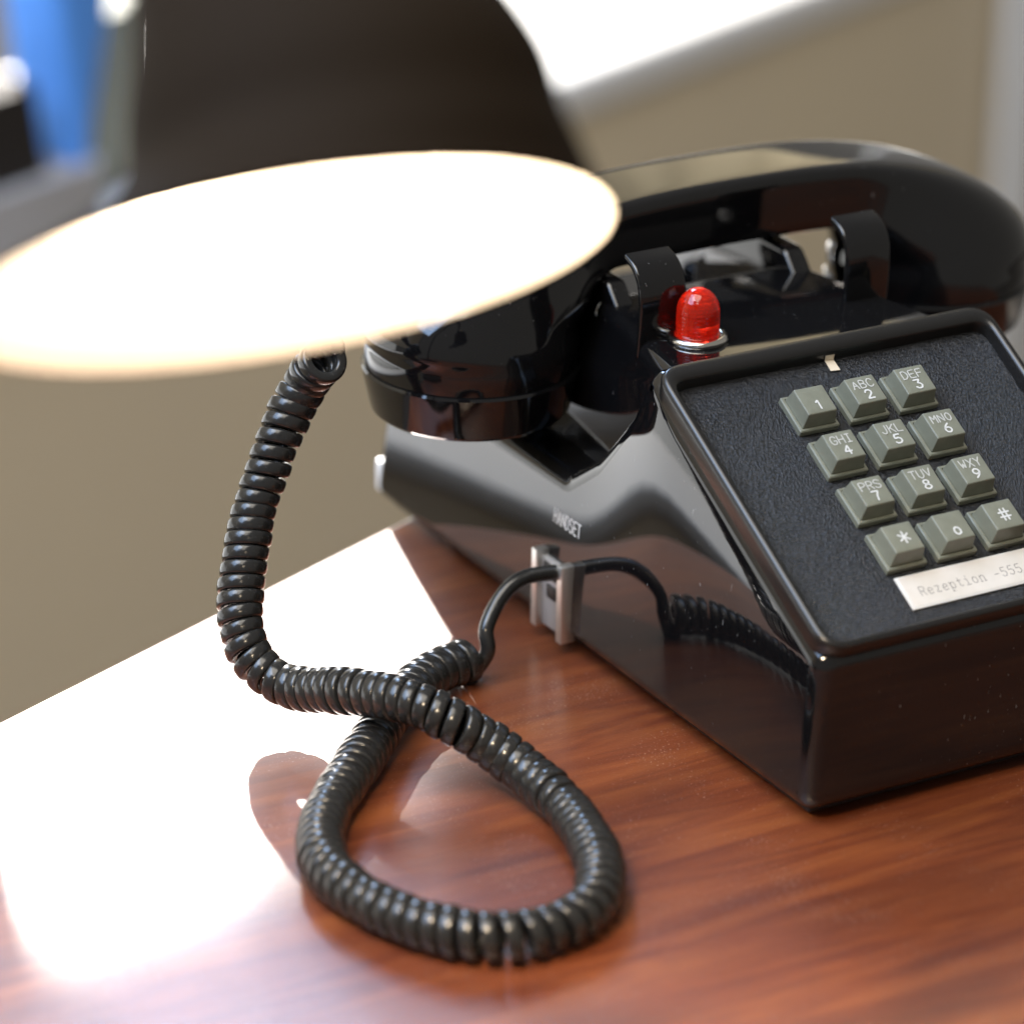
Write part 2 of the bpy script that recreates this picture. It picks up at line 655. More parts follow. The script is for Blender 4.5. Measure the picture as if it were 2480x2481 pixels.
def side_scale(yy, zz):
    """how far the side wall is drawn in at a point of the outline"""
    t = max(0.0, (zz + 92) / 112)
    bl = min(1.0, max(0.0, (yy - 25) / 60)); bl = bl * bl * (3 - 2 * bl)
    below = max(0.0, -8 - (-yy * ST + zz * CT))          # distance under the dial plane
    fl = (4.6 * math.exp(-below / 22.0) + 0.3 * t) / HW   # the side flares out below the bezel
    return 1 - fl * (1 - bl) - 0.20 * t * t * bl


sgn = 1 if signed_area(prof) > 0 else -1
pn = []
for i in range(len(prof)):
    e_ = (prof[(i + 1) % len(prof)] - prof[i - 1]).normalized()
    pn.append(Vector((e_.y, -e_.x)) * sgn)


def outline_normal(y, z):
    best = None
    p = Vector((y, z))
    for i in range(len(prof)):
        a_, b_ = prof[i - 1], prof[i]
        ab = b_ - a_
        f = min(1, max(0, (p - a_).dot(ab) / max(1e-9, ab.length_squared)))
        d = (p - a_ - ab * f).length
        if best is None or d < best[0]:
            best = (d, pn[i - 1].lerp(pn[i], f))
    return best[1].normalized()


FIL = 6.0
normals = []
for v in bm.verts:
    x, yy, zz = v.co.x / S, v.co.y / S, v.co.z / S - Z0
    cb = min(1.0, max(0.0, 1 - (HW - abs(x)) / FIL))
    sb = math.sqrt(1 - cb * cb)
    on = outline_normal(yy, zz) if sb > 1e-4 else Vector((0, 0))
    nx, ny, nz = math.copysign(cb, x), sb * on.x, sb * on.y
    k = side_scale(yy, zz)
    ky = (side_scale(yy + .2, zz) - side_scale(yy - .2, zz)) / .4
    kz = (side_scale(yy, zz + .2) - side_scale(yy, zz - .2)) / .4
    normals.append(Vector((nx / k, ny - nx * x * ky / k, nz - nx * x * kz / k)).normalized())
    v.co.x *= k
hou = part(bm, 'housing', M['shell'], angle=180)
hou.data.normals_split_custom_set_from_vertices(normals)

# raised middle block that carries the cradle
blk = fillet([(42, -44), (42, 9), (47, 13.8), (117, 13.8), (125, -14), (206, -16), (214, -44)], [0, 5, 5, 6, 8, 5, 0], 5)
bm = slab_x(blk, -54, 54, 5.0, 6)
for v in bm.verts:
    yy = v.co.y / S
    if yy > 98:
        f = min(1, (yy - 98) / 6)
        v.co.x *= 1 - f * 0.255
part(bm, 'cradle_block', M['shell'], angle=40)

# rear horns of the shell, behind the two ends of the handset
for xa, xb in ((-66.0, -45.0), (45.0, 66.0)):
    hp = fillet([(171, -44), (176, -2), (182, 4), (205, 4), (213, -8), (217, -44)], [0, 8, 4, 5, 6, 0], 5)
    part(slab_x(hp, xa, xb, 3.0, 4), 'rear_horn', M['shell'], angle=40)

# bezel ring round the dial plate
def ring_pts(u0, u1, v0, v1, r, seg=7):
    return fillet([(u0, v0), (u1, v0), (u1, v1), (u0, v1)], r, seg)


bz = [  # (outline, height)
    (ring_pts(-62.6, 62.6, -69.0, 44.6, 9), -11),
    (ring_pts(-63.6, 63.6, -69.8, 45.4, 9), -5.0),
    (ring_pts(-63.4, 63.4, -69.7, 45.2, 8.8), -3.6),
    (ring_pts(-62.6, 62.6, -69.2, 44.4, 8.2), -2.8),
    (ring_pts(-61.6, 61.6, -68.0, 41.2, 6.5), -2.6),
    (ring_pts(-60.6, 60.6, -67.2, 39.6, 6.0), -3.0),
    (ring_pts(-60.1, 60.1, -66.7, 38.9, 5.5), -4.0),
    (ring_pts(-59.6, 59.6, -66.4, 38.4, 5.5), -9.5)]
bm = bmesh.new()
rings = [[bm.verts.new(P(*pan(p.x, p.y, h))) for p in o] for o, h in bz]
for a, b in zip(rings, rings[1:]):
    for i in range(len(a)):
        bm.faces.new((a[i - 1], a[i], b[i], b[i - 1]))
for i in range(len(rings[0])):
    bm.faces.new((rings[-1][i - 1], rings[-1][i], rings[0][i], rings[0][i - 1]))
part(bm, 'bezel', M['bezel'], angle=50)

# dial plate (own frame so that its grain follows the slope)
tilt = Matrix.Rotation(TH, 4, 'X')


def on_panel(ob, u, v, o, parent=phone):
    ob.parent = parent
    ob.location = P(*pan(u, v, o)) - PL
    ob.rotation_euler = (TH, 0, 0)
    return ob


bm = bmesh.new()
pp = ring_pts(-60.0, 60.0, -66.8, 39.0, 5.5)
lo = [bm.verts.new((p.x * S, p.y * S, -0.9 * S)) for p in pp]
hi = [bm.verts.new((p.x * S, p.y * S, 0)) for p in pp]
bm.faces.new(hi); bm.faces.new(list(reversed(lo)))
for i in range(len(pp)):
    bm.faces.new((lo[i - 1], lo[i], hi[i], hi[i - 1]))
on_panel(finish(bm, 'faceplate', M['plate'], angle=30), 0, 0, -7.9)

# ---- lettering: strokes drawn as thin round-ended ribbons
G = {
    'A': ['0,0 .5,1 1,0', '.2,.38 .8,.38'], 'B': ['0,0 0,1 .6,1 .88,.88 .88,.64 .6,.53 0,.53', '.6,.53 1,.38 1,.13 .7,0 0,0'],
    'C': ['1,.82 .75,1 .3,1 0,.72 0,.28 .3,0 .75,0 1,.18'], 'D': ['0,0 0,1 .55,1 1,.7 1,.3 .55,0 0,0'],
    'E': ['1,1 0,1 0,0 1,0', '0,.52 .8,.52'], 'F': ['1,1 0,1 0,0', '0,.52 .8,.52'],
    'G': ['1,.82 .75,1 .3,1 0,.72 0,.28 .3,0 .75,0 1,.2 1,.45 .6,.45'], 'H': ['0,0 0,1', '1,0 1,1', '0,.5 1,.5'],
    'I': ['.15,1 .85,1', '.15,0 .85,0', '.5,0 .5,1'], 'J': ['.9,1 .9,.25 .65,0 .3,0 .05,.22'],
    'K': ['0,0 0,1', '1,1 0,.42', '.35,.62 1,0'], 'L': ['0,1 0,0 .95,0'], 'M': ['0,0 0,1 .5,.4 1,1 1,0'],
    'N': ['0,0 0,1 1,0 1,1'], 'O': ['.5,0 .15,.15 0,.5 .15,.85 .5,1 .85,.85 1,.5 .85,.15 .5,0'],
    'P': ['0,0 0,1 .65,1 1,.85 1,.6 .65,.45 0,.45'], 'R': ['0,0 0,1 .65,1 1,.85 1,.62 .65,.48 0,.48', '.5,.48 1,0'],
    'S': ['1,.84 .72,1 .25,1 0,.82 .05,.62 .95,.4 1,.18 .75,0 .25,0 0,.16'], 'T': ['0,1 1,1', '.5,1 .5,0'],
    'U': ['0,1 0,.25 .3,0 .7,0 1,.25 1,1'], 'V': ['0,1 .5,0 1,1'], 'W': ['0,1 .25,0 .5,.62 .75,0 1,1'],
    'X': ['0,1 1,0', '0,0 1,1'], 'Y': ['0,1 .5,.5 1,1', '.5,.5 .5,0'],
    '1': ['.22,.78 .55,1 .55,0'], '2': ['.05,.75 .25,.97 .7,.97 .95,.75 .85,.5 .05,0 1,0'],
    '3': ['.05,1 .92,1 .45,.6 .8,.55 1,.3 .8,.04 .3,0 .02,.18'], '4': ['.72,0 .72,1 0,.3 1,.3'],
    '5': ['.92,1 .15,1 .08,.55 .6,.62 .95,.45 .95,.18 .65,0 .25,0 0,.15'],
    '6': ['.8,1 .3,.72 .02,.35 .2,.05 .6,-.02 .95,.15 .95,.42 .65,.58 .25,.55 .05,.35'],
    '7': ['.02,1 1,1 .55,.45 .45,0'],
    '8': ['.5,.53 .15,.65 .1,.85 .35,1 .65,1 .9,.85 .85,.65 .5,.53 .1,.38 0,.18 .3,0 .7,0 1,.18 .9,.38 .5,.53'],
    '9': ['.2,0 .7,.28 .98,.65 .8,.95 .4,1.02 .05,.85 .05,.58 .35,.42 .75,.45 .95,.65'],
    '0': ['.5,0 .18,.12 .05,.45 .18,.85 .5,1 .82,.85 .95,.45 .82,.12 .5,0'],
    '*': ['.5,0 .5,1', '.05,.24 .95,.76', '.95,.24 .05,.76'], '#': ['.3,0 .3,1', '.7,0 .7,1', '0,.3 1,.3', '0,.7 1,.7'],
    'e': ['.05,.36 .95,.36 .9,.6 .5,.72 .1,.55 .02,.3 .2,.02 .6,0 .92,.12'], 'z': ['.08,.7 .92,.7 .08,0 .95,0'],
    'p': ['.1,.7 .1,-.3', '.1,.5 .45,.72 .85,.62 .95,.35 .8,.05 .45,0 .1,.2', '-.05,-.3 .4,-.3', '-.05,.7 .1,.7'],
    't': ['.4,1 .4,.15 .6,0 .9,.1', '.05,.7 .85,.7'], 'i': ['.15,.7 .5,.7 .5,0', '.1,0 .92,0', '.5,.95 .5,1.02'],
    'o': ['.5,0 .12,.1 .02,.36 .15,.62 .5,.72 .85,.62 .98,.36 .88,.1 .5,0'],
    'n': ['.08,.7 .08,0', '.08,.5 .45,.72 .8,.65 .88,.45 .88,0', '-.08,0 .28,0', '.7,0 1.05,0'], '-': ['.08,.42 .92,.42'],
    'r': ['.1,.7 .4,.7 .4,0', '.4,.5 .75,.7'],
}


def parse(st):
    return [Vector((float(a), float(b))) for a, b in (q.split(',') for q in st.split())]


def stroke(bm, pts, hw, z, cs=6):
    if len(pts) > 2:   # soften corners
        sm = [pts[0]]
        for a, b, c in zip(pts, pts[1:], pts[2:]):
            sm += [b.lerp(a, .3), b.lerp(a, .1).lerp(b.lerp(c, .1), .5), b.lerp(c, .3)]
        pts = sm + [pts[-1]]
    n = len(pts)
    for i in range(n - 1):
        a, b = pts[i], pts[i + 1]
        if (b - a).length < 1e-9: continue
        d = (b - a).normalized()
        w = Vector((-d.y, d.x)) * hw
        zz = z + 1e-6 * (i % 4)
        loop = []
        for k in range(cs + 1):
            an = math.pi * k / cs
            loop.append(a + w * math.cos(an) - d * hw * math.sin(an))
        for k in range(cs + 1):
            an = math.pi * k / cs
            loop.append(b - w * math.cos(an) + d * hw * math.sin(an))
        vs = [bm.verts.new((q.x, q.y, zz)) for q in loop]
        bm.faces.new(vs)


def write(bm, text, cx, cy_, ch, cw, pitch, hw, z, slant=0.0):
    x = cx - (len(text) - 1) * pitch / 2
    for ch_i, c in enumerate(text):
        if c != ' ':
            for si, st in enumerate(G[c]):
                pts = []
                for q in parse(st):
                    px = x + ch_i * pitch + (q.x - .5) * cw + slant * (q.y - .5) * ch
                    pts.append(Vector((px, cy_ + (q.y - .5) * ch)) * S)
                stroke(bm, pts, hw * S, (z + 0.004 * si) * S)


# keys: one mesh shared by all twelve
bm = bmesh.new()


def sq_ring(h, r, z, seg=3):
    return [bm.verts.new((p.x * S, p.y * S, z * S)) for p in ring_pts(-h, h, -h, h, r, seg)]


def skin(a, b):
    for i in range(len(a)):
        bm.faces.new((a[i - 1], a[i], b[i], b[i - 1]))


seq = [sq_ring(7.35, .5, -7.7), sq_ring(7.35, .5, -5.9), sq_ring(7.05, .5, -5.5), sq_ring(6.35, .4, -5.5), sq_ring(6.3, .4, -5.95),
       sq_ring(6.15, .4, -5.95), sq_ring(6.0, .4, -4.8), sq_ring(5.35, .4, -.35), sq_ring(5.15, .4, -.08), sq_ring(4.9, .4, 0.0), sq_ring(2.5, .6, -.12)]
for a, b in zip(seq, seq[1:]): skin(a, b)
bm.faces.new(seq[-1]); bm.faces.new(list(reversed(seq[0])))
bmesh.ops.recalc_face_normals(bm, faces=bm.faces[:])
key_me = bpy.data.meshes.new('key'); bm.to_mesh(key_me); bm.free()
key_me.materials.append(M['key'])
key_me.polygons.foreach_set("use_smooth", [True] * len(key_me.polygons))
key_me.set_sharp_from_angle(angle=math.radians(25))
legend = [('', '1'), ('ABC', '2'), ('DEF', '3'), ('GHI', '4'), ('JKL', '5'), ('MNO', '6'), ('PRS', '7'), ('TUV', '8'), ('WXY', '9'), ('', '*'), ('', '0'), ('', '#')]
for i, (let, dig) in enumerate(legend):
    r_, c_ = divmod(i, 3)
    k = bpy.data.objects.new('key', key_me)
    COL.objects.link(k)
    on_panel(k, (c_ - 1) * 19.0, (1 - r_) * 19.0, random.uniform(-.12, .08))
    k.rotation_euler = (TH + random.uniform(-.008, .008), random.uniform(-.008, .008), random.uniform(-.012, .012))
    bm = bmesh.new()
    if dig in '*#':
        write(bm, dig, .3, -.2, 4.3, 3.7, 3, .32, .06)
    elif dig == '0':
        write(bm, dig, .2, -2.2, 2.8, 2.5, 3, .33, .06)
    else:
        write(bm, dig, .1, -2.1, 3.4, 2.4, 3, .30, .06)
    tx = finish(bm, 'digit', M['white_print'], k, smooth=False)
    if let:
        bm = bmesh.new()
        write(bm, let, -.1, 2.15, 3.1, 1.95, 2.75, .22, .05)
        finish(bm, 'letters', M['cap_print'], k, smooth=False)

# name card under its clear window
bm = box_bm((-25 * S, -6.3 * S, -.2 * S), (25 * S, 6.3 * S, .35 * S), .0003, 2)
holder = on_panel(finish(bm, 'card_holder', M['clear']), 0, -53.6, -7.5)
bm = box_bm((-23.6 * S, -5.4 * S, 0), (24.4 * S, 5.9 * S, .12 * S))
bm.transform(Matrix.Translation((0, 0, .3 * S)))
card = finish(bm, 'name_card', M['paper'], holder, smooth=False)
bm = bmesh.new()
write(bm, 'Rezeption -555', -.2, -.5, 3.3, 1.8, 2.78, .12, .44)
finish(bm, 'card_text', M['ink'], holder, smooth=False)

# cream tape stuck between plate and bezel
bm = bmesh.new()
w = [(-2.1, 33.8, -7.5), (1.3, 33.5, -7.5), (1.2, 38.0, -7.45), (-2.0, 38.2, -7.45), (-2.4, 38.4, -5.2), (1.0, 38.3, -5.2)]
lv = [bm.verts.new(P(*pan(*q))) for q in w]
uv_ = [bm.verts.new(P(*pan(q[0], q[1] - .05, q[2] + .25))) for q in w]
for q in ((0, 1, 2, 3), (3, 2, 5, 4)):
    bm.faces.new([uv_[i] for i in q]); bm.faces.new([lv[i] for i in reversed(q)])
for a, b in ((0, 1), (1, 2), (2, 5), (5, 4), (4, 3), (3, 0)):
    bm.faces.new((lv[a], lv[b], uv_[b], uv_[a]))
part(bm, 'tape_tab', M['cream'], smooth=False)

# red message lamp
lamp_c = (-30.5, 68.0, 13.8)


def at_lamp(x, y, h):
    return P(lamp_c[0] + x, lamp_c[1] + y, lamp_c[2] + h)


bm = bmesh.new()
lathe(bm, [(0, 0), (9.6, 0), (10.0, .7), (10.0, 1.3), (9.5, 2.0), (8.4, 2.4), (7.5, 2.1), (7.2, 1.5), (0, 1.4)], 48, at_lamp)
ml = part(bm, 'message_lamp', M['chrome'], angle=50)
bm = bmesh.new()
dome = [(7.1, 1.5), (7.1, 9.5)] + [(7.1 * math.cos(a), 9.5 + 8.2 * math.sin(a)) for a in [math.pi / 2 * k / 9 for k in range(1, 9)]] + [(0, 17.7)]
lathe(bm, [(0, 1.5)] + dome, 48, at_lamp)
tag(part(bm, 'lens', M['lens'], ml, angle=60), 'red domed lens of the message lamp')

# cradle ears: thin curled fins with a saddle behind each
def ear(xa, xb, sa, sb):
    path = [Vector((76, 8)), Vector((75.2, 18)), Vector((75.0, 27)), Vector((76.3, 33)), Vector((80.0, 37.3)), Vector((85.5, 39.3))]
    path = catmull(path, 5)
    out, inn = [], []
    for i, p in enumerate(path):
        t = (path[min(i + 1, len(path) - 1)] - path[max(0, i - 1)]).normalized()
        nrm = Vector((-t.y, t.x))
        out.append(p + nrm * 1.2); inn.append(p - nrm * 1.2)
    poly = out + list(reversed(inn))
    bm = slab_x(poly, xa, xb, .9, 3)
    e = part(bm, 'cradle_ear', M['shell'], angle=50)
    sad = fillet([(100, -16), (100, 8), (112, 20.6), (152, 20.6), (158, 34), (163, 34), (168, -16)], [0, 4, 5, 5, 2, 2, 0], 4)
    part(slab_x(sad, sa, sb, 1.5, 3), 'saddle', M['shell'], e, angle=40)


ear(-48.5, -31.3, -38.5, -31.0)
ear(31.3, 48.5, 31.3, 39.5)

# base plate and feet
part(box_bm(P(-62, -52, -94.4), P(62, 216, -91.4), .001), 'base_plate', M['dark'])
for fx in (-50, 50):
    for fy_ in (-38, 180):
        bm = bmesh.new()
        lathe(bm, [(0, 0), (7, 0), (7.4, .5), (7, 2.0), (0, 2.0)], 24, lambda x, y, h: P(fx + x, fy_ + y, -96 + h))
        part(bm, 'foot', M['dark'])

# cord jack on the left side
jack = part(box_bm(P(-68.6, 84, -91), P(-65.6, 101, -66.5), .0005, 2), 'cord_jack', M['grey_clip'])
for y0 in (81.5, 98):
    part(box_bm(P(-71.2, y0, -92), P(-65.4, y0 + 3.5, -64), .0006, 2), 'jack_rail', M['clip_metal'], jack)
part(box_bm(P(-69.2, 88, -73), P(-68.2, 97, -67.5), .0005, 2), 'jack_opening', M['dark'], jack)
part(box_bm(P(-69.1, 89, -80), P(-68.2, 95, -75), .0005, 2), 'jack_latch', M['dark'], jack)

# clear line plug just showing at the rear corner
part(box_bm(P(-63.5, 221, -92), P(-54, 226.5, -80), .001, 2), 'line_plug', M['white_paint'])

# HANDSET moulded lettering on the left side
bm = bmesh.new()
write(bm, 'HANDSET', 0, 0, 4.6, 1.7, 2.5, .27, 0)
t_ = (92 - 51.5) / 112
SIDE_X = -67.0 * (1 - 0.20 * t_ * t_) - 0.35
hs = finish(bm, 'side_lettering', M['white_print'], phone, smooth=False)
# side faces -x: local x runs towards the front (-y), local y runs up
hs.matrix_local = Matrix.Translation(P(SIDE_X, 88.0, -51.5) - PL) @ Matrix(((0, 0, -1, 0), (-1, 0, 0, 0), (0, 1, 0, 0), (0, 0, 0, 1))) @ Matrix.Rotation(math.radians(-5.0), 4, 'X')

# ------------------------------------------------------------------ handset
HX, HY = 14.5, 132.0
hand = empty('handset', P(HX, HY, 20.6))
tag(hand, 'glossy black telephone handset lying across the cradle behind the keypad', 'handset')


def hpart(bm, name, mat, parent=hand, **k):
    for v in bm.verts:
        v.co -= hand.location
    return finish(bm, name, mat, parent, **k)


PIV = (46.0, 6.0)
half = []   # sections from the cup bottom to the middle: (t, z, dir angle, a, w, n)
for z, c, rx, ry, n in ((-7, 92.5, 35.2, 35.2, 2.0), (-2, 92.3, 35.6, 35.4, 2.0), (2, 92.0, 35.3, 34.8, 2.05)):
    half.append((c, z, 0.0, rx, ry, n))
def outer(ph):
    """distance from the pivot to the smooth outer outline of the handset"""
    lo_, hi_ = 10.0, 100.0
    for _ in range(50):
        m = (lo_ + hi_) / 2
        t_, z_ = PIV[0] + m * math.cos(ph), PIV[1] + m * math.sin(ph)
        val = (t_ / 128.3) ** 2.6 + (max(0, z_ - 5.5) / 41.3) ** 1.62
        if val < 1: lo_ = m
        else: hi_ = m
    return lo_


for k in range(0, 16):
    f = k / 15
    a = f * math.pi / 2
    rin = 11.5 + 4.9 * f ** 1.3
    rout = outer(a)
    e = 1 - f
    w = 18.0 + 16.0 * e ** 1.9
    n = 2.1 + 5.4 * f ** 1.3
    m_ = (rin + rout) / 2
    half.append((PIV[0] + m_ * math.cos(a), PIV[1] + m_ * math.sin(a), a, (rout - rin) / 2, w, n))
for t in (40, 32, 24, 16, 8, 0):
    zt = 5.5 + 41.3 * (1 - (t / 128.3) ** 2.6) ** (1 / 1.62)
    zb = 23.3 - 0.9 * (t / 46) ** 2
    half.append((t, (zb + zt) / 2, math.pi / 2, (zt - zb) / 2, 17.6 + .4 * t / 46, 7.5))
secs = [(-t, z, math.pi - a, h, w, n) for t, z, a, h, w, n in half] + [s for s in reversed(half[:-1])]
secs = [Vector(s) for s in secs]
dense = []
for i in range(len(secs) - 1):
    p0, p1, p2, p3 = secs[max(0, i - 1)], secs[i], secs[i + 1], secs[min(len(secs) - 1, i + 2)]
    for k in range(2):
        t = k / 2
        dense.append(0.5 * ((2 * p1) + (p2 - p0) * t + (2 * p0 - 5 * p1 + 4 * p2 - p3) * t * t + (3 * p1 - p0 - 3 * p2 + p3) * t ** 3))
dense.append(secs[-1])
bm = bmesh.new()
rings = []
NS = 72
for s in dense:
    t, z, a, h, w, n = s
    ring = []
    for k in range(NS):
        th = 2 * math.pi * k / NS
        c, si = math.cos(th), math.sin(th)
        if False:  # even out the spacing on boxy sections
            th2 = th - 0.10 * math.sin(4 * th)
            c, si = math.cos(th2), math.sin(th2)
        pc = math.copysign(abs(c) ** (2 / n), c); ps = math.copysign(abs(si) ** (2 / n), si)
        ring.append(bm.verts.new(P(HX + t + math.cos(a) * h * pc, HY + w * ps, z + math.sin(a) * h * pc)))
    rings.append(ring)
for a, b in zip(rings, rings[1:]):
    for k in range(NS):
        bm.faces.new((a[k - 1], a[k], b[k], b[k - 1]))
bm.faces.new(rings[0]); bm.faces.new(rings[-1])
hpart(bm, 'handle', M['handset'], angle=60)
for sx, nm in ((-1, 'mouthpiece_cap'), (1, 'earpiece_cap')):
    bm = bmesh.new()
    lathe(bm, [(0, -22.5), (12, -23), (26, -23.6), (31.6, -23.2), (33.2, -21.8), (33.9, -19.5), (36.2, -8.8), (36.4, -7.6), (35.9, -6.7), (31, -6.4), (0, -6.4)], 72,
          lambda x, y, h: P(HX + sx * 92.5 + x, HY + y, h))
    hpart(bm, nm, M['handset'], angle=30)

# ------------------------------------------------------------------ coiled cord
cord_root = empty('spiral_cable', P(-170, 0, -96))
tag(cord_root, 'coiled black cord looping over the desk from handset to telephone side', 'cord')


def cpart(bm, name, mat, parent=cord_root, **k):
    for v in bm.verts:
        v.co -= cord_root.location
    return finish(bm, name, mat, parent, **k)


path_mm = [(-143.2, 110.2, 12.2), (-144.1, 114.5, 8.6), (-145.1, 118.4, 3.0), (-149.4, 119.7, -4.6), (-156.6, 117.3, -15.2), (-162.8, 114.3, -25.8), (-168.1, 111.6, -34.7),
           (-173.1, 106.9, -44.8), (-177.6, 102.0, -54.9), (-180.7, 97.0, -63.3), (-181.5, 90.6, -72.0), (-178.6, 83.3, -78.6),
           (-172.9, 72.8, -80.6), (-167.0, 55.0, -75.0), (-161.7, 36.9, -70.0), (-155.7, 24.0, -69.0), (-147.9, 14.6, -73.0),
           (-137.9, 8.4, -80.8), (-131.6, -3.2, -86.6), (-130.6, -21.2, -88.3), (-134.3, -40.9, -88.4), (-141.4, -61.0, -88.4), (-152.5, -76.4, -88.4),
           (-165.7, -83.2, -88.4), (-178.3, -84.0, -88.4), (-189.8, -79.9, -88.4), (-198.6, -71.1, -88.4), (-205.7, -59.0, -88.4),
           (-210.7, -42.5, -88.4), (-211.7, -25.2, -88.4), (-206.2, -8.1, -88.4), (-195.1, 8.5, -88.4), (-180.4, 24.0, -88.4),
           (-164.7, 39.8, -88.4), (-148.6, 56.1, -88.4), (-133.3, 69.5, -88.4), (-119.6, 77.0, -88.3), (-107.6, 79.6, -88.2)]
cl, clen = resample(catmull([P(*p) for p in path_mm], 12), 0.0009)
# turns are closer where the coil lies relaxed, wider where it hangs or is bent open
NSEG = 30
frames = []
t0 = (cl[1] - cl[0]).normalized()
u = t0.orthogonal().normalized()
for i, p in enumerate(cl):
    t = (cl[min(i + 1, len(cl) - 1)] - cl[max(i - 1, 0)]).normalized()
    u = (u - t * u.dot(t)).normalized()
    frames.append((p, t, u.copy(), t.cross(u)))


def frame_at(s):
    f = max(0.0, min(len(cl) - 1.001, s / clen * (len(cl) - 1)))
    i = int(f); g = f - i
    a, b = frames[i], frames[i + 1]
    return [a[k].lerp(b[k], g) for k in range(4)]


def pitch_at(s):
    q = s / clen
    base = 0.0047
    if q < 0.24: base = 0.0050
    base += 0.00035 * math.sin(q * 37) + 0.0002 * math.sin(q * 91 + 1)
    if 0.50 < q < 0.68: base += 0.0007
    if q > 0.965: base += 0.0012
    for g_, w_, a_ in ((0.275, .012, .0016), (0.43, .010, .0012), (0.60, .014, .0010), (0.83, .012, .0009)):
        base += a_ * math.exp(-((q - g_) / w_) ** 2)
    return base


hel, s, ph = [], 0.0, 0.6
while s < clen or (hel[-1][2].z > -0.85 and s < clen + 0.006):
    p, t, uu, vv = frame_at(s)
    q = s / clen
    rad = 0.00552 + 0.00026 * math.sin(q * 53) + 0.00016 * math.sin(q * 171) + 0.00012 * math.sin(q * 407 + 2)
    d = uu * math.cos(ph) + vv * math.sin(ph)
    hel.append((p + d * rad, t, d))
    ph += 2 * math.pi / NSEG
    s += pitch_at(s) / NSEG
bm = bmesh.new()
rings = []
NP = 16
for i, (p, t, d) in enumerate(hel):
    tw = (hel[min(i + 1, len(hel) - 1)][0] - hel[max(i - 1, 0)][0]).normalized()
    ax = (t - tw * t.dot(tw)).normalized()
    rd = (d - tw * d.dot(tw) - ax * d.dot(ax)).normalized()
    ring = []
    for k in range(NP):
        an = 2 * math.pi * k / NP
        c, si = math.cos(an), math.sin(an)
        pc = math.copysign(abs(c) ** .58, c); ps = math.copysign(abs(si) ** .58, si)
        ring.append(bm.verts.new(p + ax * (0.00236 * pc) + rd * (0.00185 * ps)))
    rings.append(ring)
for a, b in zip(rings, rings[1:]):
    for k in range(NP):
        bm.faces.new((a[k - 1], a[k], b[k], b[k - 1]))
bm.faces.new(rings[0]); bm.faces.new(rings[-1])
cpart(bm, 'coil', M['cord'], angle=60)

# straight ends: one into the jack, one into the mouthpiece
end_a = hel[-1][0]
dir_a = (hel[-1][0] - hel[-4][0]).normalized()
tail = [end_a, end_a + dir_a * 0.004] + [P(-101.5, 77.0, -86.0), P(-100.5, 79.5, -78.4), P(-92.4, 84.0, -70.6), P(-83.3, 85.8, -66.6), P(-71.0, 86.0, -67.2)]
bm = bmesh.new()
tube(bm, resample(catmull(tail, 10), 0.0008)[0], 0.0026, 14)
cpart(bm, 'straight_end', M['cord'], angle=60)
end_b = hel[0][0]
dir_b = (hel[0][0] - hel[3][0]).normalized()
tail = [end_b, end_b + dir_b * 0.004] + [P(-140.5, 121.0, 15.0), P(-130.2, 127.8, 18.5), P(-118.0, 131.0, 17.0), P(-106, 132, 14)]
bm = bmesh.new()
tube(bm, resample(catmull(tail, 10), 0.0008)[0], 0.0026, 14)
cpart(bm, 'straight_end', M['cord'], angle=60)

# ------------------------------------------------------------------ desk lamp
LC = P(-297.0, -168.4, 156.4)
LN = Vector((-0.0962, -0.5788, -0.8098)).normalized()
LM = Vector((0.8874, -0.4180, 0.1944)).normalized()
LM = (LM - LN * LM.dot(LN)).normalized()
LA = -LN
LB = LA.cross(LM)
if LB.dot(cam_ob.location - LC) < 0:
    LB = -LB          # LB points to the side of the shade nearest the desk front
lamp = empty('desk_lamp', P(-470, -20, -96))
tag(lamp, 'dark bronze desk lamp, its lit bell-shaped shade glowing white inside', 'lamp')


def lpart(bm, name, mat, parent=lamp, **k):
    for v in bm.verts:
        v.co -= lamp.location
    return finish(bm, name, mat, parent, **k)


shade = [(0, 76.5, 0), (5, 67, 7), (12, 57.5, 14.5), (21, 50, 19.5), (35, 47.5, 20.5), (51, 42, 19), (67, 34, 14), (80, 22, 9), (87, 8, 6)]
sh = catmull([Vector(q) for q in shade], 4)


def shade_bm(dr, ds, sec):
    bm = bmesh.new()
    rings = []
    for s_, r_, o_ in sec:
        rings.append([bm.verts.new(LC + (LA * (s_ + ds) + LM * (o_ + (r_ + dr) * math.cos(2 * math.pi * k / 72)) + LB * (o_ * .75 + (r_ + dr) * math.sin(2 * math.pi * k / 72))) * S) for k in range(72)])
    for a, b in zip(rings, rings[1:]):
        for k in range(72):
            bm.faces.new((a[k - 1], a[k], b[k], b[k - 1]))
    bm.faces.new(rings[-1])
    return bm, rings


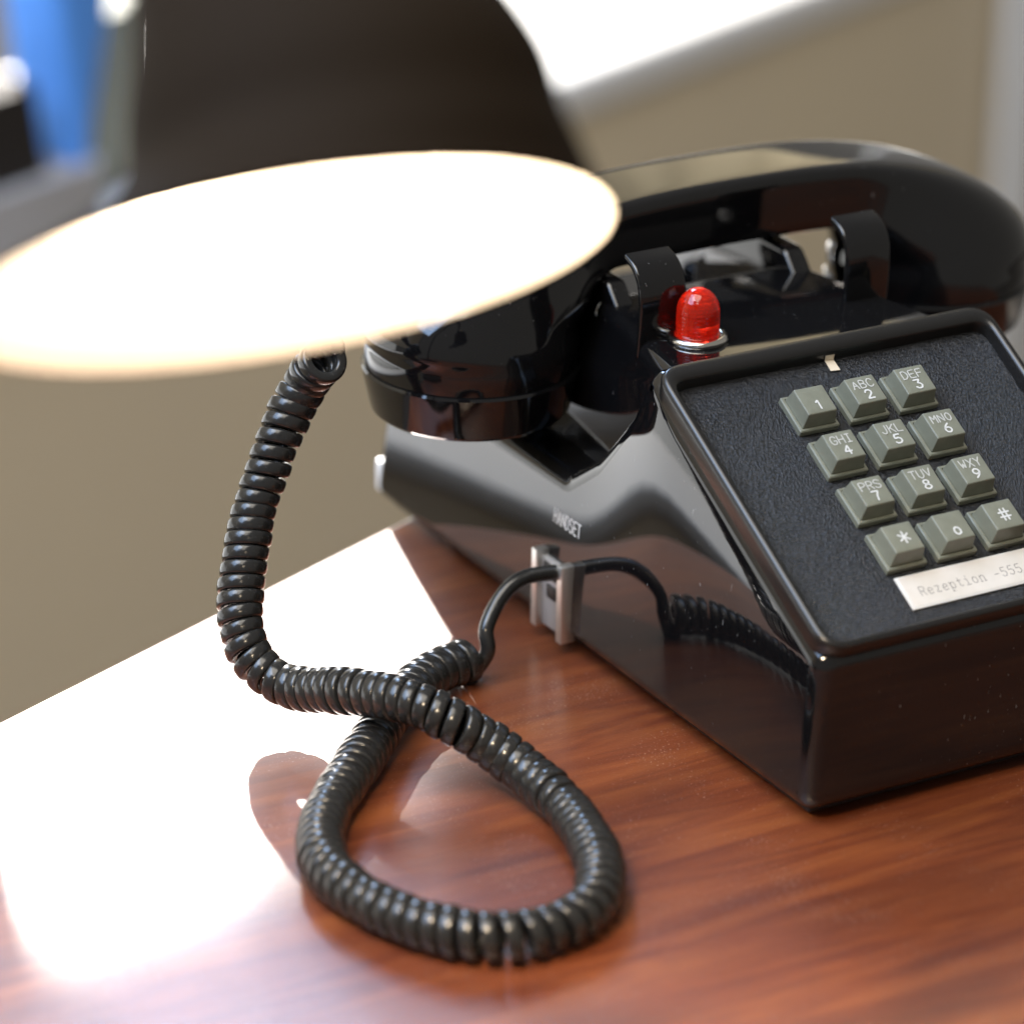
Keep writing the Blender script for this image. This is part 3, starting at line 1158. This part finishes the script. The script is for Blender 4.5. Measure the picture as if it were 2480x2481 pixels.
bm, _ = shade_bm(0, 0, sh)
shd = lpart(bm, 'shade', M['shade_out'], angle=60)
bm, _ = shade_bm(-1.2, -0.4, [q for q in sh])
lpart(bm, 'shade_lining', M['shade_in'], shd, angle=60)
bm = bmesh.new()
lathe(bm, [(76.4, -0.2), (75.2, -0.5), (75.2, 0.2), (76.4, 0.3), (76.4, -0.2)], 72, lambda x, y, h: LC + (LM * x + LB * y + LA * h) * S)
lpart(bm, 'rim', M['shade_out'], shd, angle=60)
bc = LC + (LA * 48 + LM * 18 + LB * 13) * S
bm = bmesh.new()
lathe(bm, [(0, -20)] + [(20 * math.cos(a), 20 * math.sin(a)) for a in [math.pi * (k / 12 - .5) for k in range(1, 12)]] + [(9, 20), (9, 36), (0, 36)], 24, lambda x, y, h: bc + (LM * x + LB * y + LA * h) * S)
lpart(bm, 'bulb', M['bulb'], angle=60)
pl = bpy.data.lights.new('bulb_light', 'POINT')
pl.energy = 2.6
pl.color = (1.0, 0.80, 0.56)
pl.shadow_soft_size = 0.02
plo = bpy.data.objects.new('bulb_light', pl)
COL.objects.link(plo)
plo.location = LC + (LA * 13 + LM * -4 + LB * 2) * S - lamp.location
plo.parent = lamp
bm = bmesh.new()
topc = LC + (LA * 86 + LM * 6) * S
tube(bm, resample(catmull([topc, topc + LA * 0.05, topc + LA * 0.09 + Vector((-.05, .02, .02)), P(-420, -60, 330), P(-480, -25, 250), P(-480, -20, 60), P(-470, -20, -88)], 10), 0.004)[0], 0.006, 16)
lpart(bm, 'arm', M['shade_out'], angle=60)
bm = bmesh.new()
lathe(bm, [(0, 0), (74, 0), (75, 1), (75, 9), (72, 12), (20, 15), (8, 20), (0, 20)], 64, lambda x, y, h: P(-470 + x, -20 + y, -96 + h))
lpart(bm, 'base', M['shade_out'], angle=40)

# ------------------------------------------------------------------ blurred things on the window sill
def sill_pt(e_, n_, z_):
    q = E_DIR * e_ + N_DIR * n_
    return P(q.x, q.y, z_)


def sill_e(x, y):
    return x * E_DIR.x + y * E_DIR.y


def tapered(name, e0, e1, n0, n1, z0, z1, lean, taper, mat, label, cat):
    """an upright soft-cornered block on the sill, leaning along it"""
    bm = bmesh.new()
    rings = []
    for k in range(6):
        f = k / 5
        g = 1 + taper * (f - .5)
        ec, nc = (e0 + e1) / 2 + lean * f, (n0 + n1) / 2
        he, hn = (e1 - e0) / 2 * g, (n1 - n0) / 2
        rings.append([bm.verts.new(sill_pt(ec + p.x, nc + p.y, z0 + (z1 - z0) * f)) for p in fillet([(-he, -hn), (he, -hn), (he, hn), (-he, hn)], 7, 3)])
    for a, b in zip(rings, rings[1:]):
        for i in range(len(a)):
            bm.faces.new((a[i - 1], a[i], b[i], b[i - 1]))
    bm.faces.new(rings[0]); bm.faces.new(rings[-1])
    o = finish(bm, name, mat, angle=40)
    return tag(o, label, cat)


d0 = D_WALL + 80
tapered('storage_box', 668, 746, d0 - 10, d0 + 40, SILL_Z, -200, 0, .02, M['greygreen'], 'blurred grey-green upright box on the window sill left of the lamp shade', 'box')
tapered('file_box', 500, 622, d0 - 75, d0 - 14, SILL_Z, -262, 0, 0, M['grey'], 'blurred mid grey file box at the left edge of the sill', 'box')
tapered('shoulder_bag', 590, 628, d0 - 68, d0 - 22, -261.6, -125, 8, 1.4, M['blue'], 'bright blue blurred bag on the grey file box in the top left corner', 'bag')
tapered('dark_cushion', 505, 586, d0 - 66, d0 - 20, -261.6, -205, -14, .1, M['darkfab'], 'near-black cushion left of the blue bag, cut off by the picture edge', 'cushion')
